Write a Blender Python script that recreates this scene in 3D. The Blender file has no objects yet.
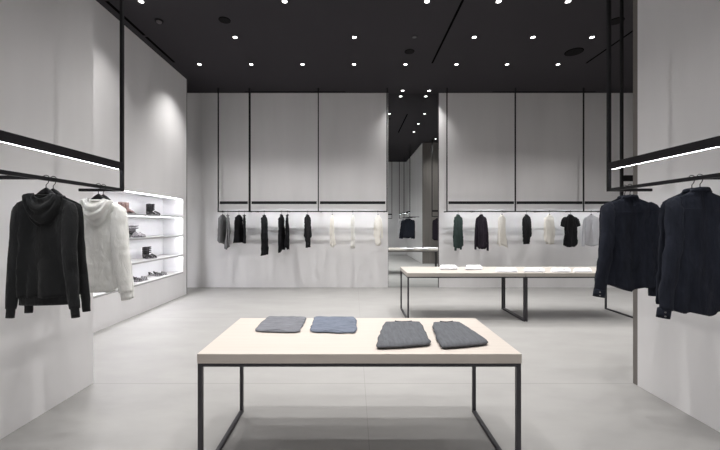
import bpy, bmesh, math, random
from mathutils import Vector, Matrix, noise
random.seed(7)
C = bpy.context.scene.collection
PI = math.pi
H = 4.786; CAMZ = 1.55; F = 345.0; VX, VY = 353.5, 224.5

# ------------------------------------------------------------------ materials
def mat(name, col, rough=0.6, metal=0.0, var=0.0, scale=(4, 4, 4), bump=0.0, bscale=60, emit=0.0, ecol=None, spec=0.5, sheen=0.0, wrinkle=0.0):
    m = bpy.data.materials.new(name); m.use_nodes = True
    nt = m.node_tree; b = nt.nodes['Principled BSDF']
    b.inputs['Base Color'].default_value = (*col, 1); b.inputs['Roughness'].default_value = rough
    b.inputs['Metallic'].default_value = metal; b.inputs['Specular IOR Level'].default_value = spec
    if sheen: b.inputs['Sheen Weight'].default_value = sheen
    if emit:
        b.inputs['Emission Color'].default_value = (*(ecol or col), 1); b.inputs['Emission Strength'].default_value = emit
    tc = nt.nodes.new('ShaderNodeTexCoord')
    if var:
        mp = nt.nodes.new('ShaderNodeMapping'); mp.inputs['Scale'].default_value = scale
        nz = nt.nodes.new('ShaderNodeTexNoise'); nz.inputs['Scale'].default_value = 1.0; nz.inputs['Detail'].default_value = 5
        nz.inputs['Roughness'].default_value = 0.55
        rp = nt.nodes.new('ShaderNodeValToRGB')
        rp.color_ramp.elements[0].position = 0.3; rp.color_ramp.elements[1].position = 0.7
        rp.color_ramp.elements[0].color = (*[c * (1 - var) for c in col], 1)
        rp.color_ramp.elements[1].color = (*[min(1, c * (1 + var)) for c in col], 1)
        nt.links.new(tc.outputs['Object'], mp.inputs[0]); nt.links.new(mp.outputs[0], nz.inputs['Vector'])
        nt.links.new(nz.outputs['Fac'], rp.inputs[0]); nt.links.new(rp.outputs[0], b.inputs['Base Color'])
    if wrinkle:
        mp = nt.nodes.new('ShaderNodeMapping'); mp.inputs['Scale'].default_value = (16, 16, 7)
        nw = nt.nodes.new('ShaderNodeTexNoise'); nw.inputs['Scale'].default_value = 1.0; nw.inputs['Detail'].default_value = 4; nw.inputs['Distortion'].default_value = 0.8
        bw = nt.nodes.new('ShaderNodeBump'); bw.inputs['Strength'].default_value = wrinkle; bw.inputs['Distance'].default_value = 0.03
        nt.links.new(tc.outputs['Object'], mp.inputs[0]); nt.links.new(mp.outputs[0], nw.inputs['Vector'])
        nt.links.new(nw.outputs['Fac'], bw.inputs['Height']); nt.links.new(bw.outputs[0], b.inputs['Normal'])
    if bump:
        n2 = nt.nodes.new('ShaderNodeTexNoise'); n2.inputs['Scale'].default_value = bscale; n2.inputs['Detail'].default_value = 3
        bp = nt.nodes.new('ShaderNodeBump'); bp.inputs['Strength'].default_value = bump; bp.inputs['Distance'].default_value = 0.004
        nt.links.new(tc.outputs['Object'], n2.inputs['Vector']); nt.links.new(n2.outputs['Fac'], bp.inputs['Height'])
        nt.links.new(bp.outputs[0], b.inputs['Normal'])
        if wrinkle: nt.links.new(bw.outputs[0], bp.inputs['Normal'])
    return m

M = {}
M['wall'] = mat('white_plaster', (0.81, 0.802, 0.81), 0.75, var=0.035, scale=(2.2, 2.2, 0.35), spec=0.2)
M['taupe'] = mat('taupe_panel', (0.17, 0.155, 0.145), 0.6, var=0.12, scale=(14, 14, 0.6))
M['ceil'] = mat('dark_ceiling', (0.042, 0.039, 0.044), 0.85, spec=0.15)
M['black'] = mat('black_metal', (0.010, 0.010, 0.012), 0.5, spec=0.25)
M['bar'] = mat('black_bar', (0.010, 0.009, 0.011), 0.6, spec=0.2)
M['frame'] = mat('charcoal_steel', (0.035, 0.033, 0.040), 0.45)
M['led'] = mat('led', (1, 1, 1), emit=80.0, ecol=(0.93, 0.96, 1.0))
M['leds'] = mat('led_side', (1, 1, 1), emit=24.0, ecol=(0.93, 0.96, 1.0))
M['ledn'] = mat('led_niche', (1, 1, 1), emit=19.0, ecol=(0.97, 0.96, 1.0))
M['lamp'] = mat('lamp_lens', (1, 1, 1), emit=6.0, ecol=(1.0, 0.98, 0.96))
M['lampoff'] = mat('lamp_unlit', (0.05, 0.05, 0.05), 0.3)
M['slot'] = mat('slot_black', (0.002, 0.002, 0.002), 0.9, spec=0.0)
M['grille'] = mat('grille', (0.012, 0.011, 0.012), 0.9, spec=0.1, bump=0.6, bscale=400)
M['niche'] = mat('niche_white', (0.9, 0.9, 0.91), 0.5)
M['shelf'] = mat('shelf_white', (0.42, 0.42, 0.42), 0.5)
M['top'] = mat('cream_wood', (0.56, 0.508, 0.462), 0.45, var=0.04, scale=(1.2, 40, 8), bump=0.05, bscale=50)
M['top2'] = mat('cream_wood_dimmed', (0.44, 0.41, 0.375), 0.5, var=0.04, scale=(1.2, 40, 8))  # copy of the cream wood, darkened against the strong light on the back tables
M['mirror'] = mat('mirror_glass', (0.80, 0.83, 0.83), 0.0, metal=1.0)
M['mirror2'] = mat('mirror_glass_brightened', (0.95, 0.95, 0.95), 0.0, metal=1.0)  # copy of the mirror, brightened to offset the dark corner it reflects
M['trim'] = mat('trim_metal', (0.10, 0.09, 0.095), 0.5)
M['h_char'] = mat('charcoal_jersey', (0.019, 0.020, 0.021), 0.9, wrinkle=0.55, var=0.15, scale=(9, 9, 3), bump=0.3, bscale=220, sheen=0.1, spec=0.2)
M['h_white'] = mat('white_cotton', (0.95, 0.95, 0.92), 0.85, wrinkle=0.5, var=0.03, scale=(9, 9, 4), bump=0.25, bscale=200, spec=0.2)
M['navy'] = mat('navy_linen', (0.018, 0.021, 0.032), 0.85, wrinkle=0.5, var=0.25, scale=(30, 30, 6), bump=0.4, bscale=260, spec=0.2)
M['blk'] = mat('black_cloth', (0.011, 0.011, 0.013), 0.9, wrinkle=0.7, var=0.1, spec=0.2)
M['plum'] = mat('plum_cloth', (0.020, 0.014, 0.022), 0.9, wrinkle=0.7, var=0.1, spec=0.2)
M['grey'] = mat('grey_knit', (0.16, 0.16, 0.165), 0.9, wrinkle=0.7, var=0.1, spec=0.2)
M['lgrey'] = mat('pale_grey_cloth', (0.56, 0.56, 0.585), 0.9, wrinkle=0.7, var=0.03, spec=0.2)
M['cream'] = mat('cream_cloth', (0.84, 0.81, 0.75), 0.9, wrinkle=0.7, var=0.03, spec=0.2)
M['offw'] = mat('offwhite_cloth', (0.78, 0.77, 0.74), 0.9, wrinkle=0.7, var=0.03, spec=0.2)
M['green'] = mat('green_cloth', (0.040, 0.062, 0.058), 0.9, wrinkle=0.7, var=0.1, spec=0.2)
M['fgrey'] = mat('fold_grey', (0.17, 0.175, 0.195), 0.92, var=0.22, scale=(10, 60, 60), bump=0.5, bscale=300, spec=0.15)
M['fblue'] = mat('fold_blue', (0.15, 0.17, 0.215), 0.92, var=0.22, scale=(10, 60, 60), bump=0.5, bscale=300, spec=0.15)
M['fchar'] = mat('fold_charcoal', (0.115, 0.12, 0.132), 0.92, var=0.15, scale=(60, 10, 60), bump=0.6, bscale=300, spec=0.15)
M['fdark'] = mat('fold_rib', (0.03, 0.032, 0.038), 0.92, spec=0.15)
M['fwhite'] = mat('fold_white', (0.86, 0.86, 0.89), 0.85, spec=0.2)
M['btn'] = mat('button', (0.20, 0.19, 0.19), 0.3)
M['leather'] = mat('black_leather', (0.012, 0.011, 0.012), 0.35)
M['silver'] = mat('silver_leather', (0.42, 0.40, 0.42), 0.3, metal=0.6)
M['tan'] = mat('rose_brown_leather', (0.15, 0.085, 0.075), 0.4)
M['sole'] = mat('grey_sole', (0.22, 0.21, 0.22), 0.6)

def floor_mat():
    m = bpy.data.materials.new('concrete_floor'); m.use_nodes = True
    nt = m.node_tree; N = nt.nodes; L = nt.links; b = N['Principled BSDF']
    tc = N.new('ShaderNodeTexCoord')
    def tex(scale, rot, ns, det):
        mp = N.new('ShaderNodeMapping'); mp.inputs['Scale'].default_value = scale; mp.inputs['Rotation'].default_value = (0, 0, rot)
        nz = N.new('ShaderNodeTexNoise'); nz.inputs['Scale'].default_value = ns; nz.inputs['Detail'].default_value = det
        nz.inputs['Roughness'].default_value = 0.6
        L.new(tc.outputs['Object'], mp.inputs[0]); L.new(mp.outputs[0], nz.inputs['Vector']); return nz
    n1 = tex((0.5, 1.6, 1), 0.5, 1.1, 6); n2 = tex((1, 1, 1), 0, 0.45, 2); n3 = tex((1.0, 2.4, 1), 0.75, 1.7, 8)
    def mth(op, a, bb, c=None):
        n = N.new('ShaderNodeMath'); n.operation = op
        for i, v in enumerate((a, bb, c)):
            if v is None: continue
            if isinstance(v, (int, float)): n.inputs[i].default_value = v
            else: L.new(v, n.inputs[i])
        return n.outputs[0]
    s = mth('ADD', mth('MULTIPLY', n1.outputs['Fac'], 0.5), mth('MULTIPLY', n3.outputs['Fac'], 0.5))
    rp = N.new('ShaderNodeValToRGB'); L.new(s, rp.inputs[0])
    rp.color_ramp.elements[0].position = 0.32; rp.color_ramp.elements[1].position = 0.68
    rp.color_ramp.elements[0].color = (0.262, 0.258, 0.253, 1); rp.color_ramp.elements[1].color = (0.318, 0.313, 0.306, 1)
    sx = N.new('ShaderNodeSeparateXYZ'); L.new(tc.outputs['Object'], sx.inputs[0])
    def line(coord, off, period, w):
        a = mth('ADD', coord, -off + period * 10 + period / 2)
        f = mth('MODULO', a, period)
        return mth('LESS_THAN', mth('ABSOLUTE', mth('SUBTRACT', f, period / 2), None), w)
    jl = mth('MAXIMUM', line(sx.outputs['Y'], 3.363, 2.4, 0.006), line(sx.outputs['X'], 0.11, 4.8, 0.003))
    mx = N.new('ShaderNodeMixRGB'); mx.blend_type = 'MIX'; L.new(mth('MULTIPLY', jl, 0.45), mx.inputs[0])
    L.new(rp.outputs[0], mx.inputs[1]); mx.inputs[2].default_value = (0.16, 0.155, 0.15, 1)
    L.new(mx.outputs[0], b.inputs['Base Color'])
    L.new(mth('ADD', mth('MULTIPLY', n2.outputs['Fac'], 0.15), 0.40), b.inputs['Roughness'])
    b.inputs['Specular IOR Level'].default_value = 0.35
    return m
M['floor'] = floor_mat()

# ------------------------------------------------------------------ helpers
def obj(name, bm, m, parent=None, smooth=False, keep=False):
    me = bpy.data.meshes.new(name)
    bmesh.ops.recalc_face_normals(bm, faces=bm.faces[:])
    bm.to_mesh(me); bm.free()
    me.materials.append(M[m] if isinstance(m, str) else m)
    if smooth:
        for p in me.polygons: p.use_smooth = True
    o = bpy.data.objects.new(name, me); C.objects.link(o)
    if parent is not None: o.parent = parent
    return o
def thing(name, label, cat, loc=(0, 0, 0), rz=0, group=None):
    o = bpy.data.objects.new(name, None); C.objects.link(o); o.empty_display_size = 0.1
    o.location = loc; o.rotation_euler = (0, 0, rz); o['label'] = label; o['category'] = cat
    if group: o['group'] = group
    return o
def tag(o, label, cat, group=None):
    o['label'] = label; o['category'] = cat
    if group: o['group'] = group
    return o
def struct(name, bm, m, label=None):
    o = obj(name, bm, m); o['kind'] = 'structure'
    if label: o['label'] = label; o['category'] = name.split('_')[0]
    return o
def dup(root, loc, rz, label):
    r = root.copy(); C.objects.link(r); r.location = loc; r.rotation_euler = (0, 0, rz); r['label'] = label
    for ch in list(root.children):
        c = ch.copy(); C.objects.link(c); c.parent = r
        for g in ch.children:
            d = g.copy(); C.objects.link(d); d.parent = c
    return r
def box(bm, x0, x1, y0, y1, z0, z1, bev=0.0):
    r = bmesh.ops.create_cube(bm, size=1)
    vs = r['verts']
    for v in vs:
        v.co = Vector(((x0 + x1) / 2 + v.co.x * (x1 - x0), (y0 + y1) / 2 + v.co.y * (y1 - y0), (z0 + z1) / 2 + v.co.z * (z1 - z0)))
    if bev:
        es = list({e for v in vs for e in v.link_edges})
        bmesh.ops.bevel(bm, geom=es, offset=bev, segments=2, affect='EDGES', profile=0.5)
    return bm
def bx(*a, **k): return box(bmesh.new(), *a, **k)
def disc(bm, c, r0, r1, z0, z1, n=28):
    # frustum closed
    a = [bm.verts.new((c[0] + r0 * math.cos(2 * PI * i / n), c[1] + r0 * math.sin(2 * PI * i / n), z0)) for i in range(n)]
    b = [bm.verts.new((c[0] + r1 * math.cos(2 * PI * i / n), c[1] + r1 * math.sin(2 * PI * i / n), z1)) for i in range(n)]
    bm.faces.new(a); bm.faces.new(b)
    for i in range(n): bm.faces.new((a[i], a[(i + 1) % n], b[(i + 1) % n], b[i]))
    return bm
def ringmesh(bm, prof, n=28):
    # closed profile list of (r,z) revolved
    rs = [[bm.verts.new((r * math.cos(2 * PI * i / n), r * math.sin(2 * PI * i / n), z)) for i in range(n)] for r, z in prof]
    k = len(prof)
    for j in range(k):
        a, b = rs[j], rs[(j + 1) % k]
        for i in range(n): bm.faces.new((a[i], a[(i + 1) % n], b[(i + 1) % n], b[i]))
    return bm
def loft(bm, rings, cap0=True, cap1=True):
    vr = [[bm.verts.new(p) for p in r] for r in rings]
    n = len(vr[0])
    for a, b in zip(vr[:-1], vr[1:]):
        for i in range(n): bm.faces.new((a[i], a[(i + 1) % n], b[(i + 1) % n], b[i]))
    if cap0: bm.faces.new(vr[0])
    if cap1: bm.faces.new(vr[-1])
    return bm
def tube(bm, pts, r, n=8, rads=None, flat=1.0):
    pts = [Vector(p) for p in pts]; rings = []
    prev = None
    for i, p in enumerate(pts):
        t = (pts[min(i + 1, len(pts) - 1)] - pts[max(i - 1, 0)]).normalized()
        if prev is None:
            u = t.cross(Vector((0, 1, 0)))
            if u.length < 0.1: u = t.cross(Vector((1, 0, 0)))
        else:
            u = prev - t * prev.dot(t)
        u.normalize(); w = t.cross(u); prev = u
        rr = rads[i] if rads else r
        rings.append([p + u * rr * math.cos(2 * PI * k / n) + w * rr * flat * math.sin(2 * PI * k / n) for k in range(n)])
    return loft(bm, rings)
def lerp(tab, t):
    if t <= tab[0][0]: return tab[0][1]
    for (a, va), (b, vb) in zip(tab[:-1], tab[1:]):
        if t <= b:
            s = (t - a) / (b - a); s = s * s * (3 - 2 * s) if False else s
            return va + (vb - va) * s
    return tab[-1][1]

# ------------------------------------------------------------------ shell
XL, XR, YB, YF = -3.72, 8.5, 8.49, -0.8
YM = 8.515
ML, MR = 0.849, 2.104
struct('floor', bx(XL - 0.7, XR + 0.1, YF - 0.1, 8.9, -0.1, 0), 'floor')
struct('ceiling', bx(XL - 0.7, XR + 0.1, YF - 0.1, 8.9, H, H + 0.1), 'ceil')
struct('wall_back_left', bx(XL - 0.7, ML, YB, 8.9, 0, H), 'wall')
struct('wall_back_right', bx(MR, XR + 0.1, YB, 8.9, 0, H), 'wall')
struct('wall_front', bx(XL - 0.7, XR + 0.1, YF - 0.1, YF, 0, H), 'wall')
struct('wall_right', bx(XR, XR + 0.1, 3.3, YB, 0, H), 'wall')
struct('wall_left_block', bx(XL - 0.7, -2.545, YF, 3.374, 0, H), 'wall')
struct('wall_right_block', bx(2.731, XR, YF, 3.317, 0, H), 'wall')
struct('wall_right_end', bx(2.733, XR, 3.317, 3.374, 0, H), 'taupe')
NY0, NY1, NZ0, NZ1, ND = 4.75, 7.54, 0.49, 2.115, 0.45
bm = bmesh.new()
box(bm, XL - 0.6, XL, 3.374, 7.685, 0, NZ0); box(bm, XL - 0.6, XL, 3.374, 7.685, NZ1, H)
box(bm, XL - 0.6, XL, 3.374, NY0, NZ0, NZ1); box(bm, XL - 0.6, XL, NY1, 7.685, NZ0, NZ1)
struct('wall_left', bm, 'wall')
struct('trim_1', bx(XL - 0.02, XL + 0.006, 7.685, 7.70, 0, H), 'trim')
m1 = obj('wall_mirror', bx(XL - 0.01, XL, 7.702, YB - 0.001, 0.004, H - 0.004), 'mirror2')
tag(m1, 'narrow full height mirror panel at the far end of the left wall', 'mirror')
m2 = obj('wall_mirror', bx(ML + 0.001, MR - 0.001, YM, YM + 0.02, 0.004, H - 0.004), 'mirror')
tag(m2, 'tall floor to ceiling mirror recessed in the middle of the back wall', 'mirror')
bm = bmesh.new(); box(bm, MR - 0.014, MR - 0.001, YB + 0.005, YM, 0, H); struct('trim_2', bm, 'frame')
bm = bmesh.new(); box(bm, ML + 0.001, ML + 0.008, YB + 0.005, YM, 0, H); struct('trim_3', bm, 'trim')

# ------------------------------------------------------------------ ceiling fittings
def tr(bm, x, y):
    return bm
def lens_bm():
    return disc(bmesh.new(), (0, 0), 0.036, 0.036, -0.006, -0.001)
def trimring_bm():
    return ringmesh(bmesh.new(), [(0.036, -0.001), (0.036, -0.008), (0.062, -0.006), (0.064, -0.001)])
lens_me = None
proto = None
def downlight(x, y, label, lit=True, power=1.0, cone=78):
    global proto
    if proto is None:
        t = thing('ceiling_light', label, 'light', (x, y, H), 0, 'recessed downlights in the dark ceiling')
        obj('lamp_lens', lens_bm(), 'lamp', t); obj('trim_ring', trimring_bm(), 'ceil', t); proto = t
    elif lit:
        t = dup(proto, (x, y, H), 0, label)
    else:
        t = thing('ceiling_light', label, 'light', (x, y, H), 0, 'recessed downlights in the dark ceiling')
        obj('lamp_lens', lens_bm(), 'lampoff', t); obj('trim_ring', trimring_bm(), 'ceil', t)
    if lit:
        l = bpy.data.lights.new('downlight_beam', 'SPOT'); l.energy = SPOT * power; l.spot_size = math.radians(cone); l.spot_blend = 1.0
        l.shadow_soft_size = 0.035; l.color = (1.0, 0.975, 0.95)
        lo = bpy.data.objects.new('downlight_beam', l); C.objects.link(lo); lo.location = (0, 0, -0.02); lo.parent = t
SPOT = 70.0
def wx(px, d): return (px - VX) / F * d
ordn = ['first', 'second', 'third', 'fourth', 'fifth', 'sixth', 'seventh', 'eighth', 'ninth', 'tenth']
rows = [
 (4.995, [141, 284.6, 427, 498.7, 568], 'row at the top picture edge'),
 (5.954, [235.1, 354.4, 414.4, 474.2, 532.9, 592], 'second visible row'),
 (6.96, [199.5, 251.2, 302.6, 354, 405.4, 456.4, 507, 558, 609.3], 'long third row'),
 (8.33, [402.7, 429], 'pair of lights in front of the tall central mirror'),
]
for d, xs, rn in rows:
    for i, px in enumerate(xs):
        unlit = (abs(px - 414.4) < 0.1)
        if len(xs) == 2: lab = 'small round recessed downlight, %s of the pair in front of the central mirror' % ('left' if i == 0 else 'right')
        else: lab = 'round recessed downlight, %s from left in the %s' % (ordn[i], rn)
        if unlit: lab = 'unlit recessed downlight beside the round ceiling speaker nearest the mirror'
        downlight(wx(px, d), d, lab, not unlit, 0.45 if d > 8 else ((0.24 if d < 6.5 else 0.5) if (px > 400 and d > 5.5) else 1.0), 98 if (d > 6.5 or px < 150) else 78)
k = 0  # unseen downlights added for light; rows over the front table inferred from its shadow
for (x, y) in [(-3.1, 4.2), (-1.6, 4.0), (3.1, 4.0), (4.1, 4.1), (6.2, 4.1), (6.2, 6.0), (7.25, 6.96), (7.25, 5.0),
               (-1.0, 3.37), (0.05, 3.37), (1.06, 3.37), (-1.0, 2.43), (0.05, 2.43), (1.06, 2.43), (-0.7, 1.4), (0.8, 1.4), (-1.3, 0.6), (1.3, 0.6)]:
    k += 1
    side = 'left' if x < -0.5 else ('right' if x > 0.9 else 'centre')
    downlight(x, y, 'unseen recessed downlight above the picture, %.1f metres from the back wall toward the %s' % (YB - y, side), True, 0.5 if y < 3.5 else 0.9)
def speaker(px, py, r, lab):
    d = (H - CAMZ) * F / (VY - py)
    t = thing('ceiling_speaker', lab, 'speaker', (wx(px, d), d, H), 0, 'round flush ceiling speakers')
    obj('grille', disc(bmesh.new(), (0, 0), r * 0.93, r * 0.93, -0.006, -0.0005, 40), 'grille', t)
    obj('rim', ringmesh(bmesh.new(), [(r * 0.93, -0.0005), (r * 0.93, -0.008), (r, -0.005), (r, -0.0005)], 40), 'slot', t)
speaker(224.6, 20, 0.09, 'round dark ceiling speaker above the left of the room, nearest the left wall')
speaker(409.5, 51.5, 0.09, 'round dark ceiling speaker near the middle, in front of the central mirror')
speaker(574, 51.8, 0.155, 'largest round dark ceiling speaker, between the two long ceiling slots on the right')
speaker(616, 21, 0.11, 'round dark ceiling speaker seen between the black posts at upper right')
d = (H - CAMZ) * F / (VY - 20.5)
t = thing('smoke_detector', 'small domed smoke detector on the ceiling near the left wall', 'detector', (wx(159, d), d, H))
obj('base_plate', disc(bmesh.new(), (0, 0), 0.06, 0.064, -0.018, 0), 'grille', t)
bm = bmesh.new(); bmesh.ops.create_uvsphere(bm, u_segments=20, v_segments=10, radius=0.042)
for v in bm.verts: v.co.z = v.co.z * 0.7 - 0.018
obj('dome', bm, 'trim', t, True)
def slot(x0, x1, y0, y1, lab):
    t = thing('ceiling_slot', lab, 'vent', ((x0 + x1) / 2, (y0 + y1) / 2, H), 0, 'black linear slots in the ceiling')
    hx, hy = (x1 - x0) / 2, (y1 - y0) / 2
    obj('opening', bx(-hx, hx, -hy, hy, -0.003, -0.0005), 'slot', t)
slot(-3.60, -3.55, 5.0, 5.90, 'black linear ceiling slot along the left wall, nearer half')
slot(-3.60, -3.55, 5.95, 6.88, 'black linear ceiling slot along the left wall, farther half')
slot(1.56, 1.595, 4.9, 6.92, 'long black linear ceiling slot pointing toward the central mirror')
slot(4.65, 4.685, 4.9, 6.92, 'long black linear ceiling slot passing behind the black posts on the right')
slot(-2.65, -0.2, 8.395, 8.43, 'black linear ceiling slot along the back wall, left of the mirror')
slot(3.39, 5.9, 8.395, 8.43, 'black linear ceiling slot along the back wall, right of the mirror')

# ------------------------------------------------------------------ hanging racks
RZ = CAMZ + 0.308; BZ = CAMZ + 0.515; PW = 0.0125
def rack(label, origin, rz, L, posts, brs, barm=0.02, blen=0.38, gr=0.0015, pw=PW, sled=0.02):
    """local x runs along rail, local +y toward the wall"""
    t = thing('clothes_rack', label, 'clothes rack', origin, rz)
    for p in posts:
        obj('post', bx(p - pw, p + pw, -pw, pw, RZ + pw, H), 'black', t)
    obj('rail', bx(posts[0] - pw, posts[-1] + pw, -pw, pw, RZ - pw, RZ + pw), 'black', t)
    for a, b in zip(posts[:-1], posts[1:]):
        bmm = bmesh.new()   # closed channel profile with a shallow groove for the strip
        pr = [(-0.022, -0.030), (-0.0062, -0.030), (-0.0062, -0.030 + gr), (0.0062, -0.030 + gr), (0.0062, -0.030), (0.022, -0.030), (0.022, 0.030), (0.019, 0.034), (-0.019, 0.034), (-0.022, 0.030)]
        loft(bmm, [[(xx, y, BZ + z) for y, z in pr] for xx in (a + barm, b - barm)])
        lb = obj('light_bar', bmm, 'bar', t)
        obj('light_strip', bx(a + barm + sled, b - barm - sled, -0.0060, 0.0060, BZ - 0.0306 + gr, BZ - 0.0301 + gr), 'leds' if gr < 0.003 else 'led', lb)
    for x in brs:
        obj('arm', bx(x - pw, x + pw, pw, blen, RZ - pw, RZ + pw, bev=0.002), 'black', t)
    return t
# back wall, YR
YRK = 8.18
rack('narrow black hanging rack at the left end of the back wall', (0, YRK, 0), 0, 0, [-3.206, -2.471], [-3.18, -2.50], gr=0.004, blen=0.29, barm=0.04, pw=0.0125)
rack('wide black two bay hanging rack on the back wall left of the mirror', (0, YRK, 0), 0, 0, [-2.452, -0.834, 0.794], [-2.33, -1.56, -0.79, -0.02, 0.75], gr=0.004, blen=0.29, barm=0.04, pw=0.0125)
rack('long black hanging rack on the back wall right of the mirror', (0, YRK, 0), 0, 0, [2.215, 3.836, 5.455, 7.07], [2.23, 2.89, 3.67, 4.44, 5.21, 5.99, 6.76], gr=0.004, blen=0.29, barm=0.04, pw=0.0125)
# left block: rail along Y at X=-2.067, wall toward -X. local x -> world -Y? use rz=+90: local x->+Y, local y->-X
rack('large black hanging rack in front of the left wall at the picture edge', (-2.067, 0, 0), PI / 2, 0, [-0.15, 1.45, 3.08], [3.08, 2.26, 1.45, 0.65])
# right block: rz=-90: local x->-Y, local y->+X
rack('large black hanging rack in front of the right wall carrying navy shirts', (2.28, 0, 0), -PI / 2, 0, [-3.08, -1.45, 0.15], [-3.08, -2.26, -1.45, -0.65])
# end wall rack: wall toward -Y
rack('black hanging rack beyond the right wall corner facing the back wall', (0, 3.86, 0), PI, 0, [-6.3, -4.65, -3.0], [-3.15, -3.9, -4.65, -5.4], sled=0.3)
rack('black hanging rack on the wall behind the camera, seen in the mirror', (0, -0.5, 0), PI, 0, [-1.95, -0.3], [-1.9, -1.2], blen=0.28)

# ------------------------------------------------------------------ tables
def table(label, x0, x1, y0, y1, z=0.775, th=0.058, leg=0.025, group=None, tm='top'):
    cx, cy = (x0 + x1) / 2, (y0 + y1) / 2; hx, hy = (x1 - x0) / 2, (y1 - y0) / 2
    t = thing('display_table', label, 'table', (cx, cy, 0), 0, group)
    obj('tabletop', bx(-hx, hx, -hy, hy, z - th, z, bev=0.002), tm, t)
    zf = z - th
    bm = bmesh.new(); i = 0.003; f = 0.020
    box(bm, -hx + i, hx - i, -hy + i, -hy + i + leg, zf - f, zf); box(bm, -hx + i, hx - i, hy - i - leg, hy - i, zf - f, zf)
    box(bm, -hx + i, -hx + i + leg, -hy + i + leg, hy - i - leg, zf - f, zf); box(bm, hx - i - leg, hx - i, -hy + i + leg, hy - i - leg, zf - f, zf)
    obj('frame', bm, 'frame', t)
    for sx in (-1, 1):
        xa, xb = sorted((sx * (hx - i), sx * (hx - i - leg)))
        for sy in (-1, 1):
            ya, yb = sorted((sy * (hy - i), sy * (hy - i - leg)))
            obj('leg', bx(xa, xb, ya, yb, 0, zf - f), 'frame', t)
        obj('foot_bar', bx(xa, xb, -hy + i + leg, hy - i - leg, 0, leg), 'frame', t)
    return t
TZ = 0.775
table('large cream topped display table on thin black legs in the foreground', -0.937, 1.008, 2.065, 2.86)
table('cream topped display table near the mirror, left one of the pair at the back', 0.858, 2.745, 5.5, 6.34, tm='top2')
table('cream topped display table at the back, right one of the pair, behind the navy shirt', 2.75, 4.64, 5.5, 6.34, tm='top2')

# ------------------------------------------------------------------ folded clothes
def folded(bm, corners, z0, hgt, seed=0, n=26, wob=0.004, roll=0.02, layers=2):
    """quad outline (bl, br, fr, fl) xy; soft slab made of stacked folded layers"""
    bl, br, fr, fl = [Vector(c) for c in corners]
    rnd = random.Random(seed)
    for L in range(layers):
        zb = z0 + hgt * L / layers; zt = z0 + hgt * (L + 1) / layers
        ins = 0.004 * L + rnd.uniform(0, 0.004)
        top, bot = [], []
        for j in range(n + 1):
            rt, rb = [], []
            for i in range(n + 1):
                u, v = i / n, j / n
                us = 0.5 - 0.5 * math.cos(PI * u) if False else u
                p = (bl * (1 - u) + br * u) * (1 - v) + (fl * (1 - u) + fr * u) * v
                c = (bl + br + fr + fl) / 4
                p = c + (p - c) * (1 - ins * 4 - 0.07 * (abs(2 * u - 1) * abs(2 * v - 1)) ** 5)
                # edge waviness
                e = min(u, 1 - u, v, 1 - v)
                wv = noise.noise(Vector((p.x * 14, p.y * 14, seed + L * 3))) * (0.008 + wob)
                p = p + Vector((wv, wv * 0.7)) if e < 0.02 else p
                rr = min(1.0, e / 0.09); round_ = math.sqrt(max(0, 1 - (1 - rr) ** 2))
                mid = (zb + zt) / 2; hh = (zt - zb) / 2
                nz = noise.noise(Vector((p.x * 14, p.y * 22, seed * 1.7))) * wob + noise.noise(Vector((p.x * 40, p.y * 60, seed * 3.1))) * wob * 0.7
                rt.append(bm.verts.new((p.x, p.y, mid + hh * (0.15 + 0.85 * round_) + nz * rr * (1 if L == layers - 1 else 0.2))))
                rb.append(bm.verts.new((p.x, p.y, max(z0, mid - hh * (0.1 + 0.9 * round_)))))
            top.append(rt); bot.append(rb)
        for j in range(n):
            for i in range(n):
                bm.faces.new((top[j][i], top[j][i + 1], top[j + 1][i + 1], top[j + 1][i]))
                bm.faces.new((bot[j][i], bot[j + 1][i], bot[j + 1][i + 1], bot[j][i + 1]))
        for i in range(n):
            bm.faces.new((top[0][i], bot[0][i], bot[0][i + 1], top[0][i + 1]))
            bm.faces.new((top[n][i], top[n][i + 1], bot[n][i + 1], bot[n][i]))
            bm.faces.new((top[i][0], top[i + 1][0], bot[i + 1][0], bot[i][0]))
            bm.faces.new((top[i][n], bot[i][n], bot[i + 1][n], top[i + 1][n]))
    return bm
def onto(px, py, z=TZ):
    d = (CAMZ - z) * F / (py - VY); return Vector((wx(px, d), d))
def fold_item(name, label, cat, cs, hgt, m, seed, wob=0.004, layers=2, band='back', group=None, bandm='fdark'):
    pts = [onto(*c) for c in cs]; c = sum(pts, Vector((0, 0))) / 4
    loc = [(p - c) * 1.06 for p in pts]
    t = thing(name, label, cat, (c.x, c.y, TZ), 0, group)
    obj('folded_body', folded(bmesh.new(), loc, 0.0005, hgt, seed, wob=wob, layers=layers), m, t, True)
    bl, br, fr, fl = loc
    if band == 'front':   # neckline on the front edge
        pr = [fl * (1 - u) + fr * u for u in [0.22 + 0.05 * i for i in range(12)]]
        pts3 = [Vector((p.x, p.y + 0.006 + 0.02 * math.sin(PI * i / 11), hgt * (0.55 + 0.55 * math.sin(PI * i / 11)))) for i, p in enumerate(pr)]
        obj('neckband', tube(bmesh.new(), pts3, 0.005, 8), m, t, True)
    if band == 'back':
        pr = [bl * (1 - u) + br * u for u in [0.30 + 0.045 * i for i in range(11)]]
        dn = (fl - bl).normalized()
        pts3 = [Vector((*(p + dn * (0.018 + 0.018 * math.sin(PI * i / 10))), hgt - 0.002)) for i, p in enumerate(pr)]
        obj('neckband', tube(bmesh.new(), pts3, 0.0055, 8), bandm, t, True)
    if band == 'roll':
        pass
    return t
fold_item('folded_tshirt', 'mid grey folded top at the left end of the foreground table', 'folded clothes', [(268.5, 317.8), (306, 318.2), (298, 333.2), (254.5, 332.2)], 0.017, 'fgrey', 3, 0.0065, 1, 'front')
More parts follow.
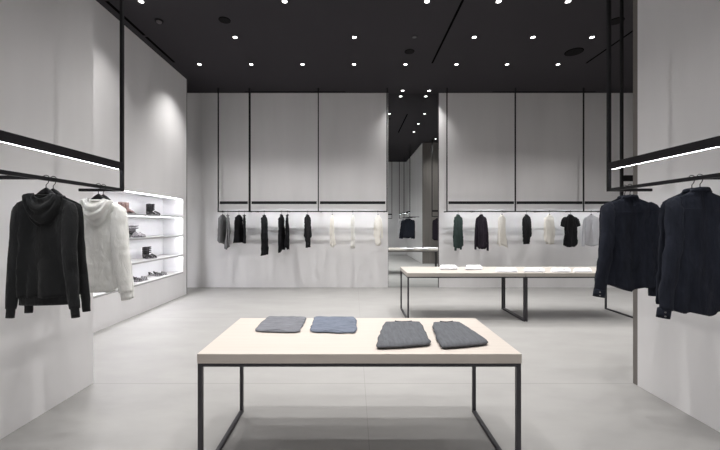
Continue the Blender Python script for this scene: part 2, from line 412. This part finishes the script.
fold_item('folded_tshirt', 'bluish grey folded top, second from left on the foreground table', 'folded clothes', [(315, 318.0), (354.5, 318.4), (355.5, 333.8), (311, 332.6)], 0.017, 'fblue', 8, 0.0065, 1, 'front')
fold_item('folded_sweater', 'charcoal folded sweater, third from left on the foreground table', 'folded clothes', [(385, 325.5), (420, 325.5), (430.5, 346.5), (376, 350)], 0.036, 'fchar', 12, 0.004, 1, 'back')
fold_item('folded_sweater', 'charcoal folded sweater at the right end of the foreground table', 'folded clothes', [(432.5, 326), (459, 325.5), (489, 345.5), (440.5, 350)], 0.036, 'fchar', 17, 0.004, 1, 'back')
wp = [(440, 457.5, 266.6, 269.8, 'farthest left on the back table'), (465.5, 482.5, 266.7, 270.0, 'second from left, at the rear edge of the back tables'),
      (495.5, 517.5, 269.3, 272.4, 'third from left, just before the middle legs of the back tables'), (524, 545, 269.3, 272.4, 'fourth from left, just past the middle legs of the back tables'),
      (551, 571, 269.3, 272.4, 'fifth from left on the back tables'), (573.5, 592, 269.3, 272.4, 'farthest right on the back tables beside the navy shirt')]
for i, (a, b, y0, y1, lab) in enumerate(wp):
    t = fold_item('folded_shirt', 'thin white folded shirt ' + lab, 'folded clothes', [(a + 1, y0), (b - 2, y0), (b, y1), (a, y1)], 0.034 if i < 2 else 0.026, 'fwhite', 30 + i, 0.004, 2, None, 'white folded shirts on the back tables')
    s = 0.05
    obj('collar_tag', bx(s * (i % 2), 0.055 + s * (i % 2), -0.055, -0.02, 0.030 if i < 2 else 0.022, 0.041 if i < 2 else 0.033), 'frame', t)

# ------------------------------------------------------------------ hangers
def hanger_parts(t, w=0.142):
    pts = []
    for i in range(15):
        a = math.radians(-35 + 245 * i / 14)
        pts.append((-0.021 * math.cos(a), 0, 0.0025 + 0.021 * math.sin(a)))
    pts = pts[::-1]
    pts = [Vector(p) for p in pts][::-1]
    # end with stem down to the neck
    last = pts[-1]
    pts += [Vector((0.012, 0, -0.028)), Vector((0.0, 0, -0.042)), Vector((0, 0, -0.085))]
    obj('hook', tube(bmesh.new(), pts, 0.0026, 6), 'black', t, True)
    p2, r2 = [], []
    for i in range(17):
        u = -1 + 2 * i / 16
        p2.append((u * w, 0, -0.082 - 0.102 * abs(u))); r2.append(0.012 + 0.014 * max(0, 1 - abs(u) * 1.6))
    obj('shoulder_bar', tube(bmesh.new(), p2, 0.01, 8, rads=r2, flat=0.45), 'black', t, True)
HP = None
def hanger(loc, rz, label):
    global HP
    if HP is None:
        HP = thing('clothes_hanger', label, 'hanger', loc, rz, 'black clothes hangers on the racks'); hanger_parts(HP)
        return HP
    return dup(HP, loc, rz, label)

# ------------------------------------------------------------------ garments
def fnoise(x, z, s, k=1.0):
    return noise.noise(Vector((x * 9 * k + s * 3.3, z * 2.0 * k, s))) + 0.5 * noise.noise(Vector((x * 22 * k + s, z * 6.0 * k, s * 2.1)))
def body_ring(z, w, dp, seed, n, foldamp, t, hemf=None, cx=0.0):
    r = []
    for k in range(n):
        a = 2 * PI * k / n
        ca, sa = math.cos(a), math.sin(a)
        x = w * (abs(ca) ** 0.8) * (1 if ca >= 0 else -1)
        y = dp * (abs(sa) ** 0.85) * (1 if sa >= 0 else -1)
        fo = foldamp * (0.25 + t) * (fnoise(x, z, seed) + 0.9 * (0.5 - abs(noise.noise(Vector((x * 13 + seed, z * 1.5, seed * 0.7)))) * 2))
        wr = 0.35 * foldamp * noise.noise(Vector((x * 30, z * 30, seed + (3 if sa > 0 else 0))))
        zz = z + (hemf(x / max(w, 1e-4)) if hemf else 0)
        r.append((x + cx * t, y + fo + wr * (1 if sa > 0 else -1), zz))
    return r
def garment_body(L=0.83, sh=0.215, wb=0.235, wh=0.25, dp=0.035, seed=1, fold=0.014, hem='tail', n=56, m=40, taper=None, neck=0.062, cx=0.0):
    zt = -0.085
    wt = [(0, neck), (0.02, neck + 0.02), (0.055, sh * 0.72), (0.085, sh * 0.93), (0.13, sh), (0.25, (sh + wb) / 2), (0.55, wb), (1.0, wh)]
    if taper: wt = wt[:5] + taper
    dt = [(0, dp * 0.75), (0.06, dp * 0.6), (0.14, dp * 0.9), (0.5, dp), (1.0, dp * 1.15)]
    rings = []
    for j in range(m + 1):
        t = j / m; t = t ** 1.35
        hf = None
        q = max(0, (t - 0.6) / 0.4) ** 2
        if hem == 'tail': hf = lambda u, q=q: q * (0.055 * abs(u) ** 2.2 + 0.012 * math.sin(u * 7 + seed))
        elif hem == 'wave': hf = lambda u, q=q: q * (0.05 * math.sin(u * 5 + seed) - 0.04 * u)
        elif hem == 'slant': hf = lambda u, q=q: q * 0.07 * u
        rings.append(body_ring(zt - L * t, lerp(wt, t), lerp(dt, t), seed, n, fold, t, hf, cx))
    return loft(bmesh.new(), rings)
def sleeve(side, pts, rads, seed, flat=0.5, n=18, m=26, fold=0.006):
    """pts: control (x,y,z) for right side; mirrored by side"""
    P = [Vector((p[0] * side, p[1], p[2])) for p in pts]
    def cat(t):
        s = t * (len(P) - 1); i = min(int(s), len(P) - 2); f = s - i
        p0 = P[max(i - 1, 0)]; p1 = P[i]; p2 = P[i + 1]; p3 = P[min(i + 2, len(P) - 1)]
        return 0.5 * ((2 * p1) + (p2 - p0) * f + (2 * p0 - 5 * p1 + 4 * p2 - p3) * f * f + (3 * p1 - p0 - 3 * p2 + p3) * f ** 3)
    def rad(t):
        s = t * (len(rads) - 1); i = min(int(s), len(rads) - 2); return rads[i] + (rads[i + 1] - rads[i]) * (s - i)
    rings = []
    for j in range(m + 1):
        t = j / m; c = cat(t); tg = (cat(min(1, t + 0.02)) - cat(max(0, t - 0.02))).normalized()
        u = Vector((0, 1, 0)).cross(tg); u.normalize(); w = tg.cross(u); r = rad(t)
        ring = []
        for k in range(n):
            a = 2 * PI * k / n
            q = 1 + 0.14 * noise.noise(Vector((math.cos(a) * 2, math.sin(a) * 2, t * 9 + seed))) * min(1, t * 4)
            off = fold * noise.noise(Vector((c.x * 5, seed * 2.0, t * 12))) * min(1, t * 4)
            ring.append(c + u * (r * math.cos(a) * q + off) + w * (r * flat * math.sin(a) * q + off))
        rings.append(ring)
    end = rings[-1]
    return loft(bmesh.new(), rings), cat, rad
def cuff_bm(cat, rad, flat, h=0.05, grow=1.06, n=18):
    c1 = cat(1.0); tg = (cat(1.0) - cat(0.96)).normalized(); u = Vector((0, 1, 0)).cross(tg).normalized(); w = tg.cross(u); r = rad(1.0)
    rings = []
    for s, g in [(-0.008, 0.98), (0.0, grow), (h * 0.5, grow), (h, grow * 0.98), (h - 0.004, grow * 0.85)]:
        c = c1 + tg * s
        rings.append([c + u * r * g * math.cos(2 * PI * k / n) + w * r * flat * 1.08 * g * math.sin(2 * PI * k / n) for k in range(n)])
    return loft(bmesh.new(), rings)
def band_bm(path, h, th, lean=0.0, close=False):
    """vertical band following path points; th thickness outward"""
    bm = bmesh.new(); n = len(path); pv = [Vector(p) for p in path]
    rows = []
    for i, p in enumerate(pv):
        tg = (pv[min(i + 1, n - 1)] - pv[max(i - 1, 0)]); tg.z = 0; tg.normalize()
        nn = Vector((tg.y, -tg.x, 0))
        rows.append([p, p + nn * th, p + nn * (th + lean) + Vector((0, 0, h)), p + nn * lean + Vector((0, 0, h))])
    return loft(bm, rows)
def shirt(label, loc, rz, m, seed=1, L=0.83, sleeves='long', hem='tail', collar=True, detail=True, sl=None, kind='shirt', cat='shirt', group=None,
          sh=0.215, wb=0.23, wh=0.245, fold=0.014, dp=0.035, sleeve_len=0.66, btn='btn', slr=None, cx=0.0, taper=None, neck=0.062):
    t = thing(kind, label, cat, loc, rz, group)
    n, mm = (64, 44) if detail else (36, 24)
    obj('body', garment_body(L, sh, wb, wh, dp, seed, fold, hem, n, mm, taper, neck, cx), m, t, True)
    base = -0.085
    for side in (-1, 1):
        if sleeves == 'none': break
        if sleeves == 'short':
            pts = [(sh - 0.06, 0, base - 0.085), (sh + 0.015, 0, base - 0.13), (sh + 0.055, 0, base - 0.20), (sh + 0.075, 0, base - 0.265)]
            rr = [0.05, 0.075, 0.075, 0.072]
        else:
            off = (sl or {}).get(side, (0.0, 0.0))
            e = sleeve_len
            pts = [(sh - 0.085, 0, base - 0.070), (sh - 0.036, off[1] * 0.3, base - 0.112), (sh - 0.030 + off[0] * 0.25, off[1] * 0.8, base - 0.15 - e * 0.26),
                   (sh - 0.022 + off[0] * 0.65, off[1], base - 0.15 - e * 0.60), (sh - 0.015 + off[0], off[1], base - 0.09 - e)]
            rr = slr or [0.026, 0.048, 0.052, 0.047, 0.038]
        b, ct, rd = sleeve(side, pts, rr, seed + side, flat=0.5 if sleeves != 'short' else 0.4, fold=0.008)
        s = obj('sleeve', b, m, t, True)
        if sleeves == 'long' and detail:
            obj('cuff', cuff_bm(ct, rd, 0.5, 0.055 if collar else 0.06, 1.05 if collar else 0.82), m, s, True)
            if collar:
                c1 = ct(1.0)
                for q in range(2):
                    bmb = bmesh.new(); bmesh.ops.create_cone(bmb, cap_ends=True, segments=12, radius1=0.0055, radius2=0.0055, depth=0.003)
                    bmesh.ops.rotate(bmb, verts=bmb.verts, cent=(0, 0, 0), matrix=Matrix.Rotation(PI / 2, 3, 'X'))
                    for v in bmb.verts: v.co += Vector((c1.x + side * (0.016), c1.y - 0.026, c1.z - 0.012 - 0.026 * q))
                    obj('button', bmb, btn, s, True)
    if collar:
        path = []
        for i in range(21):
            a = -PI / 2 - 2.6 + 5.2 * i / 20
            path.append((0.066 * math.cos(a), 0.034 * math.sin(a) - 0.002, base - 0.016 + 0.010 * math.sin(-a)))
        obj('collar', band_bm(path, 0.028, 0.004, -0.010), m, t, True)
    else:
        path = [(0.068 * math.cos(2 * PI * i / 24), 0.032 * math.sin(2 * PI * i / 24), base - 0.008) for i in range(25)]
        obj('neckband', tube(bmesh.new(), path, 0.008, 6), m, t, True)
    if detail and collar:
        # yoke seam across the back and centre pleat
        pts = [(-sh * 0.98 + 2 * sh * 0.98 * i / 16, -dp * 0.62 - 0.008 - 0.012 * math.sin(PI * i / 16), base - 0.118 - 0.004 * math.sin(PI * i / 16)) for i in range(17)]
        obj('yoke_seam', tube(bmesh.new(), pts, 0.0022, 5), m, t, True)
        # side seam buttons on the front opening
        obj('placket', bx(-0.016, 0.016, dp * 1.05, dp * 1.05 + 0.006, base - L + 0.05, base - 0.06), m, t)
    return t
def hood(t, m, seed, w=0.115, D=0.20, y0=-0.03):
    bm = bmesh.new(); nu, nv = 34, 16; g = []
    for j in range(nv + 1):
        v = j / nv; row = []
        for i in range(nu + 1):
            th = PI * i / nu
            W = 0.052 + (w - 0.052) * (v ** 0.7); dd = 0.035 + (D - 0.035) * v
            x = -W * math.cos(th) * (1 - 0.12 * math.sin(th) * v)
            z = -0.078 - 0.018 * v - dd * (math.sin(th) ** 1.15)
            rip = 0.013 * math.sin(v * 17 + 1.6 * math.cos(th + seed)) * math.sin(th) ** 0.6
            y = y0 - (0.046 * math.sin(PI * min(1, v * 0.93 + 0.10))) * (0.35 + 0.65 * math.sin(th)) + rip * 0.9
            y += 0.006 * noise.noise(Vector((x * 25, z * 25, seed)))
            row.append(bm.verts.new((x, y, z)))
        g.append(row)
    for j in range(nv):
        for i in range(nu): bm.faces.new((g[j][i], g[j][i + 1], g[j + 1][i + 1], g[j + 1][i]))
    o = obj('hood', bm, m, t, True)
    sd = o.modifiers.new('s', 'SOLIDIFY'); sd.thickness = 0.008; sd.offset = 0
    # side walls of the hood that stand around the neck
    bm = bmesh.new()
    pts = []
    for i in range(25):
        a = PI * 0.02 + PI * 0.96 * i / 24
        pts.append((-0.078 * math.cos(a), 0.030 * math.sin(a) - 0.012, -0.094 - 0.016 * math.sin(a)))
    tube(bm, pts, 0.019, 10, rads=[0.016 + 0.005 * math.sin(PI * i / 24 * 3) for i in range(25)], flat=0.7)
    obj('hood_edge', bm, m, t, True)
def rib(t, m, L, wh, dp, cx=0.0, h=0.055, sc=1.0):
    base = -0.085 - L
    rings = []
    for z, g in [(base + 0.006, 1.0), (base - 0.002, 0.95), (base - h * 0.5, 0.93), (base - h, 0.94), (base - h + 0.003, 0.85)]:
        rings.append([(wh * g * math.cos(2 * PI * k / 48) + cx, dp * 1.15 * g * math.sin(2 * PI * k / 48), z) for k in range(48)])
    obj('hem_band', loft(bmesh.new(), rings), m, t, True)

# --- large garments
def rail_left(d): return (-2.067, d, RZ)
def hang_left(d): return (-2.067, d, RZ - 0.022)
def rail_right(d): return (2.28, d, RZ)
SL2 = [0.02, 0.035, 0.034, 0.032, 0.026]
G2 = dict(dp=0.012, fold=0.006, detail=False)
t = shirt('charcoal hooded sweatshirt hanging nearest on the left rack, seen from behind', hang_left(2.32), 0.10, 'h_char', seed=5, L=0.685, hem='flat', collar=False, kind='hooded_top', cat='hoodie',
          sl={-1: (0.03, -0.012), 1: (0.035, -0.05)}, sh=0.192, wb=0.178, wh=0.18, sleeve_len=0.67, slr=[0.028, 0.050, 0.050, 0.044, 0.033], fold=0.022, dp=0.026)
hood(t, 'h_char', 1.0, w=0.122, D=0.21); rib(t, 'h_char', 0.685, 0.18, 0.026)
hanger(rail_left(2.32), 0.10, 'black hanger holding the nearest charcoal hooded sweatshirt on the left rack')
t = shirt('second charcoal hooded sweatshirt, mostly hidden behind the nearest one on the left rack', hang_left(2.375), 0.10, 'h_char', seed=9, L=0.685, hem='flat', collar=False, kind='hooded_top', cat='hoodie',
          sl={-1: (-0.02, 0.0), 1: (0.04, 0.0)}, sh=0.19, wb=0.175, wh=0.18, sleeve_len=0.715, slr=SL2, **G2)
rib(t, 'h_char', 0.685, 0.172, 0.012)
hanger(rail_left(2.375), 0.10, 'black hanger holding the rear charcoal hooded sweatshirt on the left rack')
t = shirt('white hooded top hanging at the end of the left rack before the lit shelves', hang_left(2.795), 0.05, 'h_white', seed=14, L=0.75, hem='tail', collar=False, kind='hooded_top', cat='hoodie',
          sl={-1: (-0.0, 0.0), 1: (0.055, -0.045)}, sh=0.20, wb=0.19, wh=0.195, sleeve_len=0.655, slr=[0.03, 0.058, 0.066, 0.066, 0.050], fold=0.024, dp=0.026)
hood(t, 'h_white', 4.0, w=0.125, D=0.20)
hanger(rail_left(2.795), 0.05, 'black hanger holding the front white hooded top on the left rack')
t = shirt('second white hooded top, mostly hidden at the far end of the left rack', hang_left(2.85), 0.05, 'h_white', seed=21, L=0.75, hem='tail', collar=False, kind='hooded_top', cat='hoodie',
          sl={-1: (-0.02, 0.0), 1: (0.05, 0.0)}, sh=0.19, wb=0.18, wh=0.185, sleeve_len=0.72, slr=SL2, **G2)
hanger(rail_left(2.85), 0.05, 'black hanger holding the rear white hooded top on the left rack')
# --- right rack
shirt('navy linen shirt with buttoned cuffs at the far end of the right rack', rail_right(2.845), 0.0, 'navy', seed=31, L=0.755, sl={-1: (0.075, -0.05), 1: (-0.01, 0.0)},
      sh=0.225, wb=0.215, wh=0.235, sleeve_len=0.665, fold=0.022, dp=0.026, slr=[0.03, 0.055, 0.056, 0.055, 0.046])
hanger(rail_right(2.845), 0.0, 'black hanger holding the front navy shirt at the far end of the right rack')
shirt('second navy shirt, mostly hidden behind the one at the far end of the right rack', rail_right(2.90), 0.0, 'navy', seed=35, L=0.74, sl={-1: (0.0, 0.0), 1: (-0.03, 0.0)}, sh=0.21, wb=0.20, wh=0.215, sleeve_len=0.64, slr=SL2, **G2)
hanger(rail_right(2.90), 0.0, 'black hanger holding the rear navy shirt at the far end of the right rack')
shirt('dark navy linen shirt nearest on the right rack, cut by the picture edge', rail_right(2.27), 0.0, 'navy', seed=41, L=0.81, sl={-1: (0.075, -0.05), 1: (0.02, 0.0)},
      sh=0.22, wb=0.205, wh=0.225, sleeve_len=0.68, fold=0.024, dp=0.026, slr=[0.03, 0.058, 0.056, 0.052, 0.042])
hanger(rail_right(2.27), 0.0, 'black hanger holding the front navy shirt nearest on the right rack')
shirt('second dark navy shirt, mostly hidden behind the nearest one on the right rack', rail_right(2.325), 0.0, 'navy', seed=44, L=0.80, sl={-1: (0.02, 0.0), 1: (0.0, 0.0)}, sh=0.21, wb=0.20, wh=0.215, sleeve_len=0.67, slr=SL2, **G2)
hanger(rail_right(2.325), 0.0, 'black hanger holding the rear navy shirt nearest on the right rack')
# seen only in the mirror
shirt('pale grey shirt on the right rack, seen only in the mirror', rail_right(1.2), 0.0, 'lgrey', seed=51, detail=False)
hanger(rail_right(1.2), 0.0, 'black hanger holding the pale grey shirt seen only in the mirror')
shirt('dark plum shirt on the rack beyond the right wall corner, seen in the mirror', (3.20, 3.86, RZ), 0.9, 'plum', seed=52, detail=False)
hanger((3.20, 3.86, RZ), 0.9, 'black hanger holding the plum shirt beyond the right wall corner')

# --- garments on the back wall
S = 8.18 / F
def bg(px0, px1, pyb, m, label, kind='shirt', cat='shirt', full=0.50, **kw):
    xc = ((px0 + px1) / 2 - VX) * S; w = (px1 - px0) * S
    L = (pyb - VY) * S; L = RZ - 0.085 - (CAMZ - L)
    q = xc / YRK; turn = kw.pop('turn', 1); best = None
    for k in range(0, 86):
        rz = PI + turn * math.radians(k)
        e = abs(full * abs(math.cos(rz) - q * math.sin(rz)) + 0.11 * abs(math.sin(rz) + q * math.cos(rz)) - w)
        if best is None or e < best[0]: best = (e, rz)
    rz = best[1]; seed = int(px0); loc = (xc, YRK, RZ)
    short = kw.pop('short', label)
    kw.setdefault('sl', {-1: (0.03, -0.045), 1: (0.012, 0.035)}); kw.setdefault('dp', 0.024); kw.setdefault('fold', 0.03)
    shirt(label, loc, rz, m, seed=seed, L=L, kind=kind, cat=cat, detail=False, **kw)
    hanger(loc, rz, 'black hanger under the ' + ' '.join(short.split()[:11]))
bg(224.3, 231.2, 246.0, 'grey', 'grey top second from left on the back wall, beside its twin', hem='slant', collar=False, sleeve_len=0.54, kind='knit_top', cat='top', full=0.48, turn=-1)
bg(219, 226.3, 243.5, 'grey', 'grey top, leftmost garment on the back wall', hem='slant', collar=False, sleeve_len=0.56, kind='knit_top', cat='top', full=0.49)
bg(241.2, 247.5, 243, 'blk', 'black flared sleeveless top, right one of the pair beside the grey tops', sleeves='none', collar=False, kind='sleeveless_top', cat='top', full=0.46, hem='flat', wh=0.26, wb=0.2, turn=-1)
bg(236, 242, 242.6, 'blk', 'black flared sleeveless top, left one of the pair beside the grey tops', sleeves='none', collar=False, kind='sleeveless_top', cat='top', full=0.46, hem='flat', wh=0.26, wb=0.2)
bg(260.5, 268, 255, 'blk', 'longest narrow black dress on the back wall left of the mirror', kind='dress', cat='dress', collar=False, sleeve_len=0.5, full=0.48, hem='flat', wh=0.24)
bg(284, 290.5, 247, 'blk', 'black shirt with wavy hem, right one of two hung together on the back wall', hem='wave', full=0.48, sleeve_len=0.56, turn=-1)
bg(278, 285.2, 249.3, 'blk', 'black shirt with wavy hem, left one of two hung together on the back wall', hem='wave', full=0.49, sleeve_len=0.6)
bg(302, 313.5, 247.5, 'blk', 'black tunic with narrow lower panel just right of the middle post', kind='tunic', cat='tunic', hem='flat', full=0.47, sleeve_len=0.52, wh=0.16, taper=[(0.3, 0.22), (0.66, 0.235), (0.70, 0.17), (1.0, 0.15)])
bg(329, 335.5, 246.7, 'cream', 'narrow cream top hanging edge on, leftmost of the three pale ones left of the mirror', kind='blouse', cat='top', collar=False, full=0.48)
bg(349.5, 356.5, 248, 'offw', 'narrow off white top hanging edge on, middle of three pale ones left of the mirror', kind='blouse', cat='top', full=0.48)
bg(373.5, 382.5, 245.4, 'cream', 'cream blouse, nearest garment to the mirror on its left', kind='blouse', cat='top', collar=False, full=0.48, sleeve_len=0.45, turn=-1)
bg(451.5, 465, 248, 'green', 'dark green shirt, nearest garment to the mirror on its right', full=0.47, sleeve_len=0.74)
bg(474, 488, 249, 'plum', 'dark plum black shirt right of the green shirt', full=0.47, sleeve_len=0.74, turn=-1)
bg(495.5, 508.5, 245, 'cream', 'cream white shirt just left of the first inner post right of the mirror', full=0.48, hem='slant', sleeve_len=0.64, kind='blouse', cat='top')
bg(520, 533.5, 244, 'blk', 'black tunic between two cream garments right of the mirror', kind='tunic', cat='tunic', full=0.47, hem='flat', sleeve_len=0.56, taper=[(0.3, 0.225), (0.76, 0.235), (0.80, 0.17), (1.0, 0.13)])
bg(542, 557, 244, 'cream', 'cream blouse between the black tunic and the black short sleeved shirt', kind='blouse', cat='top', full=0.48, sleeve_len=0.52, hem='tail')
bg(561.5, 579.5, 247, 'blk', 'black short sleeved shirt with rounded hem on the back wall', sleeves='short', full=0.50, hem='tail', wh=0.22)
bg(584, 598.5, 246, 'lgrey', 'pale grey shirt, rightmost on the back wall beside the navy shirt', full=0.48, turn=-1)

# ------------------------------------------------------------------ lit shelf niche
t = thing('display_shelf', 'brightly lit white recessed shelf unit in the left wall holding shoes', 'shelf', (XL, NY0, NZ0))
D = ND; W = NY1 - NY0; HH = NZ1 - NZ0; g = 0.012
obj('back_panel', bx(-D, -D + g, 0, W, 0, HH), 'niche', t)
for a, b in ((0, g), (W - g, W)): obj('side_panel', bx(-D + g, 0.002, a, b, 0, HH), 'niche', t)
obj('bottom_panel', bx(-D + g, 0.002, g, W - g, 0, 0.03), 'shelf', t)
tp = obj('top_panel', bx(-D + g, 0.002, g, W - g, HH - g, HH), 'niche', t)
obj('light_strip', bx(-0.085, -0.035, 0.03, W - 0.03, HH - g - 0.001, HH - g + 0.0005), 'ledn', tp)
SH = [1.728, 1.317, 0.897]
for z in SH:
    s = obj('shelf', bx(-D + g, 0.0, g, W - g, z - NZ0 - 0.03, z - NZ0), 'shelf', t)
    obj('light_strip', bx(-0.085, -0.035, 0.03, W - 0.03, z - NZ0 - 0.031, z - NZ0 - 0.0295), 'ledn', s)

# ------------------------------------------------------------------ shoes
def shoe(label, loc, rz, kind, m, mirror=1, sole='sole'):
    t = thing({'heel': 'heeled_sandal', 'flat': 'flat_sandal', 'boot': 'strappy_sandal', 'bag': 'ankle_boot'}[kind], label, 'shoe', loc, rz); t.scale = (1.2, 1.1, 1.2)
    L = 0.24; hh = {'heel': 0.085, 'flat': 0.02, 'boot': 0.06, 'bag': 0.05}[kind]
    def zc(u):  # u 0 heel .. 1 toe
        return 0.012 + hh * (1 - min(1, u / 0.62)) ** 0.8 * (1 if u < 0.62 else 0) if u < 0.62 else 0.012
    def hw(u): return lerp([(0, 0.022), (0.1, 0.03), (0.4, 0.025), (0.72, 0.042), (0.92, 0.03), (1, 0.012)], u)
    rings = []
    for i in range(21):
        u = i / 20; y = -L / 2 + L * u; z = zc(u); w = hw(u)
        rings.append([(-w, y, z), (w, y, z), (w, y, z - 0.010), (-w, y, z - 0.010)])
    obj('sole', loft(bmesh.new(), rings), sole, t, False)
    if hh > 0.03:
        obj('heel', loft(bmesh.new(), [[(-0.024, -L / 2, hh + 0.006), (0.024, -L / 2, hh + 0.006), (0.024, -L / 2 + 0.05, hh - 0.01), (-0.024, -L / 2 + 0.05, hh - 0.01)],
                                      [(-0.017, -L / 2 + 0.005, 0), (0.017, -L / 2 + 0.005, 0), (0.017, -L / 2 + 0.04, 0), (-0.017, -L / 2 + 0.04, 0)]]), m, t)
    def strap(u, h, r, tilt=0.0):
        y = -L / 2 + L * u; w = hw(u); z = zc(u)
        p = [(w * math.cos(PI * k / 12), y + tilt * math.sin(PI * k / 12), z - 0.004 + h * math.sin(PI * k / 12)) for k in range(13)]
        obj('strap', tube(bmesh.new(), p, r, 8, flat=0.5), m, t, True)
    if kind == 'bag':
        rg = []
        for z, a, b, c in [(0.02, 0.036, -0.12, 0.11), (0.05, 0.038, -0.12, 0.07), (0.08, 0.036, -0.12, 0.0), (0.12, 0.036, -0.115, -0.01), (0.17, 0.038, -0.12, -0.01)]:
            rg.append([(a * math.cos(2 * PI * k / 20), (b + c) / 2 + (c - b) / 2 * math.sin(2 * PI * k / 20), z) for k in range(20)])
        obj('upper', loft(bmesh.new(), rg), m, t, True)
    else:
        for u, h in [(0.88, 0.035), (0.74, 0.045), (0.6, 0.055)]: strap(u, h, 0.009)
        if kind in ('heel', 'boot'):
            tops = [0.05, 0.085] if kind == 'heel' else [0.03, 0.06, 0.09, 0.115]
            for q in tops:
                p = [(0.032 * math.cos(2 * PI * k / 16), -L / 2 + 0.055 + 0.045 * math.sin(2 * PI * k / 16), hh + q + 0.008 * math.sin(2 * PI * k / 16)) for k in range(17)]
                obj('ankle_strap', tube(bmesh.new(), p, 0.008, 8), m, t, True)
            rg = [[(0.030 * math.cos(PI + PI * k / 8) * s_, -L / 2 + 0.03 + 0.03 * math.sin(PI + PI * k / 8) - 0.0, z) for k in range(9)] + [(0.024 * math.cos(-PI * k / 8 ) * s_, -L / 2 + 0.03 + 0.02 * math.sin(-PI * k / 8), z) for k in range(9)] for z, s_ in [(hh, 1.0), (hh + 0.05, 1.0), (hh + tops[-1], 1.05)]]
            obj('heel_counter', loft(bmesh.new(), rg), m, t, True)
        else:
            p = [(0.03 * math.cos(PI * k / 12), -L / 2 + 0.05 - 0.045 * math.sin(PI * k / 12), 0.03 + 0.035 * math.sin(PI * k / 12)) for k in range(13)]
            obj('ankle_strap', tube(bmesh.new(), p, 0.008, 8), m, t, True)
    return t
def pair(px, X, z, kind, m, names, rz, gap=0.10, sole='sole'):
    d = X * F / (px - VX)
    for s, nm in ((-1, names[0]), (1, names[1])):
        # offset along the shelf (world Y)
        shoe(nm, (X + s * 0.01, d + s * gap / 2 * 1.0, z + 0.0005), rz + 0.12 * s, kind, m, sole=sole)
R = -PI / 2   # toe toward +X (out of the niche)
pair(152.5, -3.93, SH[0], 'boot', 'leather', ('black strappy heeled sandal on the top shelf, nearer of the pair', 'black strappy heeled sandal on the top shelf, farther of the pair'), R - 0.5, 0.10)
pair(126.5, -3.88, SH[0], 'bag', 'tan', ('rose brown ankle boot on the top shelf beside the white hooded top, nearer one', 'rose brown ankle boot on the top shelf beside the white hooded top, farther one'), R - 0.3, 0.10)
pair(136.5, -3.93, SH[1], 'heel', 'silver', ('silver and black sandal on the second shelf, nearer of the pair', 'silver and black sandal on the second shelf, farther of the pair'), R - 0.3, 0.11, 'leather')
pair(149.0, -3.93, SH[2], 'boot', 'leather', ('black caged sandal on the third shelf, nearer of the pair', 'black caged sandal on the third shelf, farther of the pair'), R - 0.5, 0.10)
pair(158.0, -3.93, NZ0 + 0.03, 'flat', 'leather', ('flat black sandal on the bottom shelf, nearer one of the right hand pair', 'flat black sandal on the bottom shelf, farther one of the right hand pair'), R + 0.2, 0.14)
pair(137.5, -3.93, NZ0 + 0.03, 'flat', 'leather', ('flat black sandal on the bottom shelf by the white sleeve, nearer of the pair', 'flat black sandal on the bottom shelf by the white sleeve, farther of the pair'), R + 0.2, 0.13)

# ------------------------------------------------------------------ camera, world
w = bpy.data.worlds.new('world'); bpy.context.scene.world = w; w.use_nodes = True
w.node_tree.nodes['Background'].inputs[0].default_value = (0.5, 0.5, 0.52, 1); w.node_tree.nodes['Background'].inputs[1].default_value = 0.1
cam = bpy.data.cameras.new('camera'); co = bpy.data.objects.new('camera', cam); C.objects.link(co)
co.location = (0, 0, CAMZ); co.rotation_euler = (PI / 2, 0, 0)
cam.sensor_width = 36; cam.lens = 36 * F / 720; cam.shift_x = (360 - VX) / 720; cam.shift_y = -(225 - VY) / 720
cam.clip_start = 0.02
sc = bpy.context.scene; sc.camera = co
sc.view_settings.view_transform = 'Standard'; sc.view_settings.look = 'None'; sc.view_settings.exposure = 0.45
sc.cycles.max_bounces = 10; sc.cycles.diffuse_bounces = 6; sc.cycles.glossy_bounces = 6
sc.cycles.sample_clamp_indirect = 6.0; sc.cycles.caustics_reflective = False
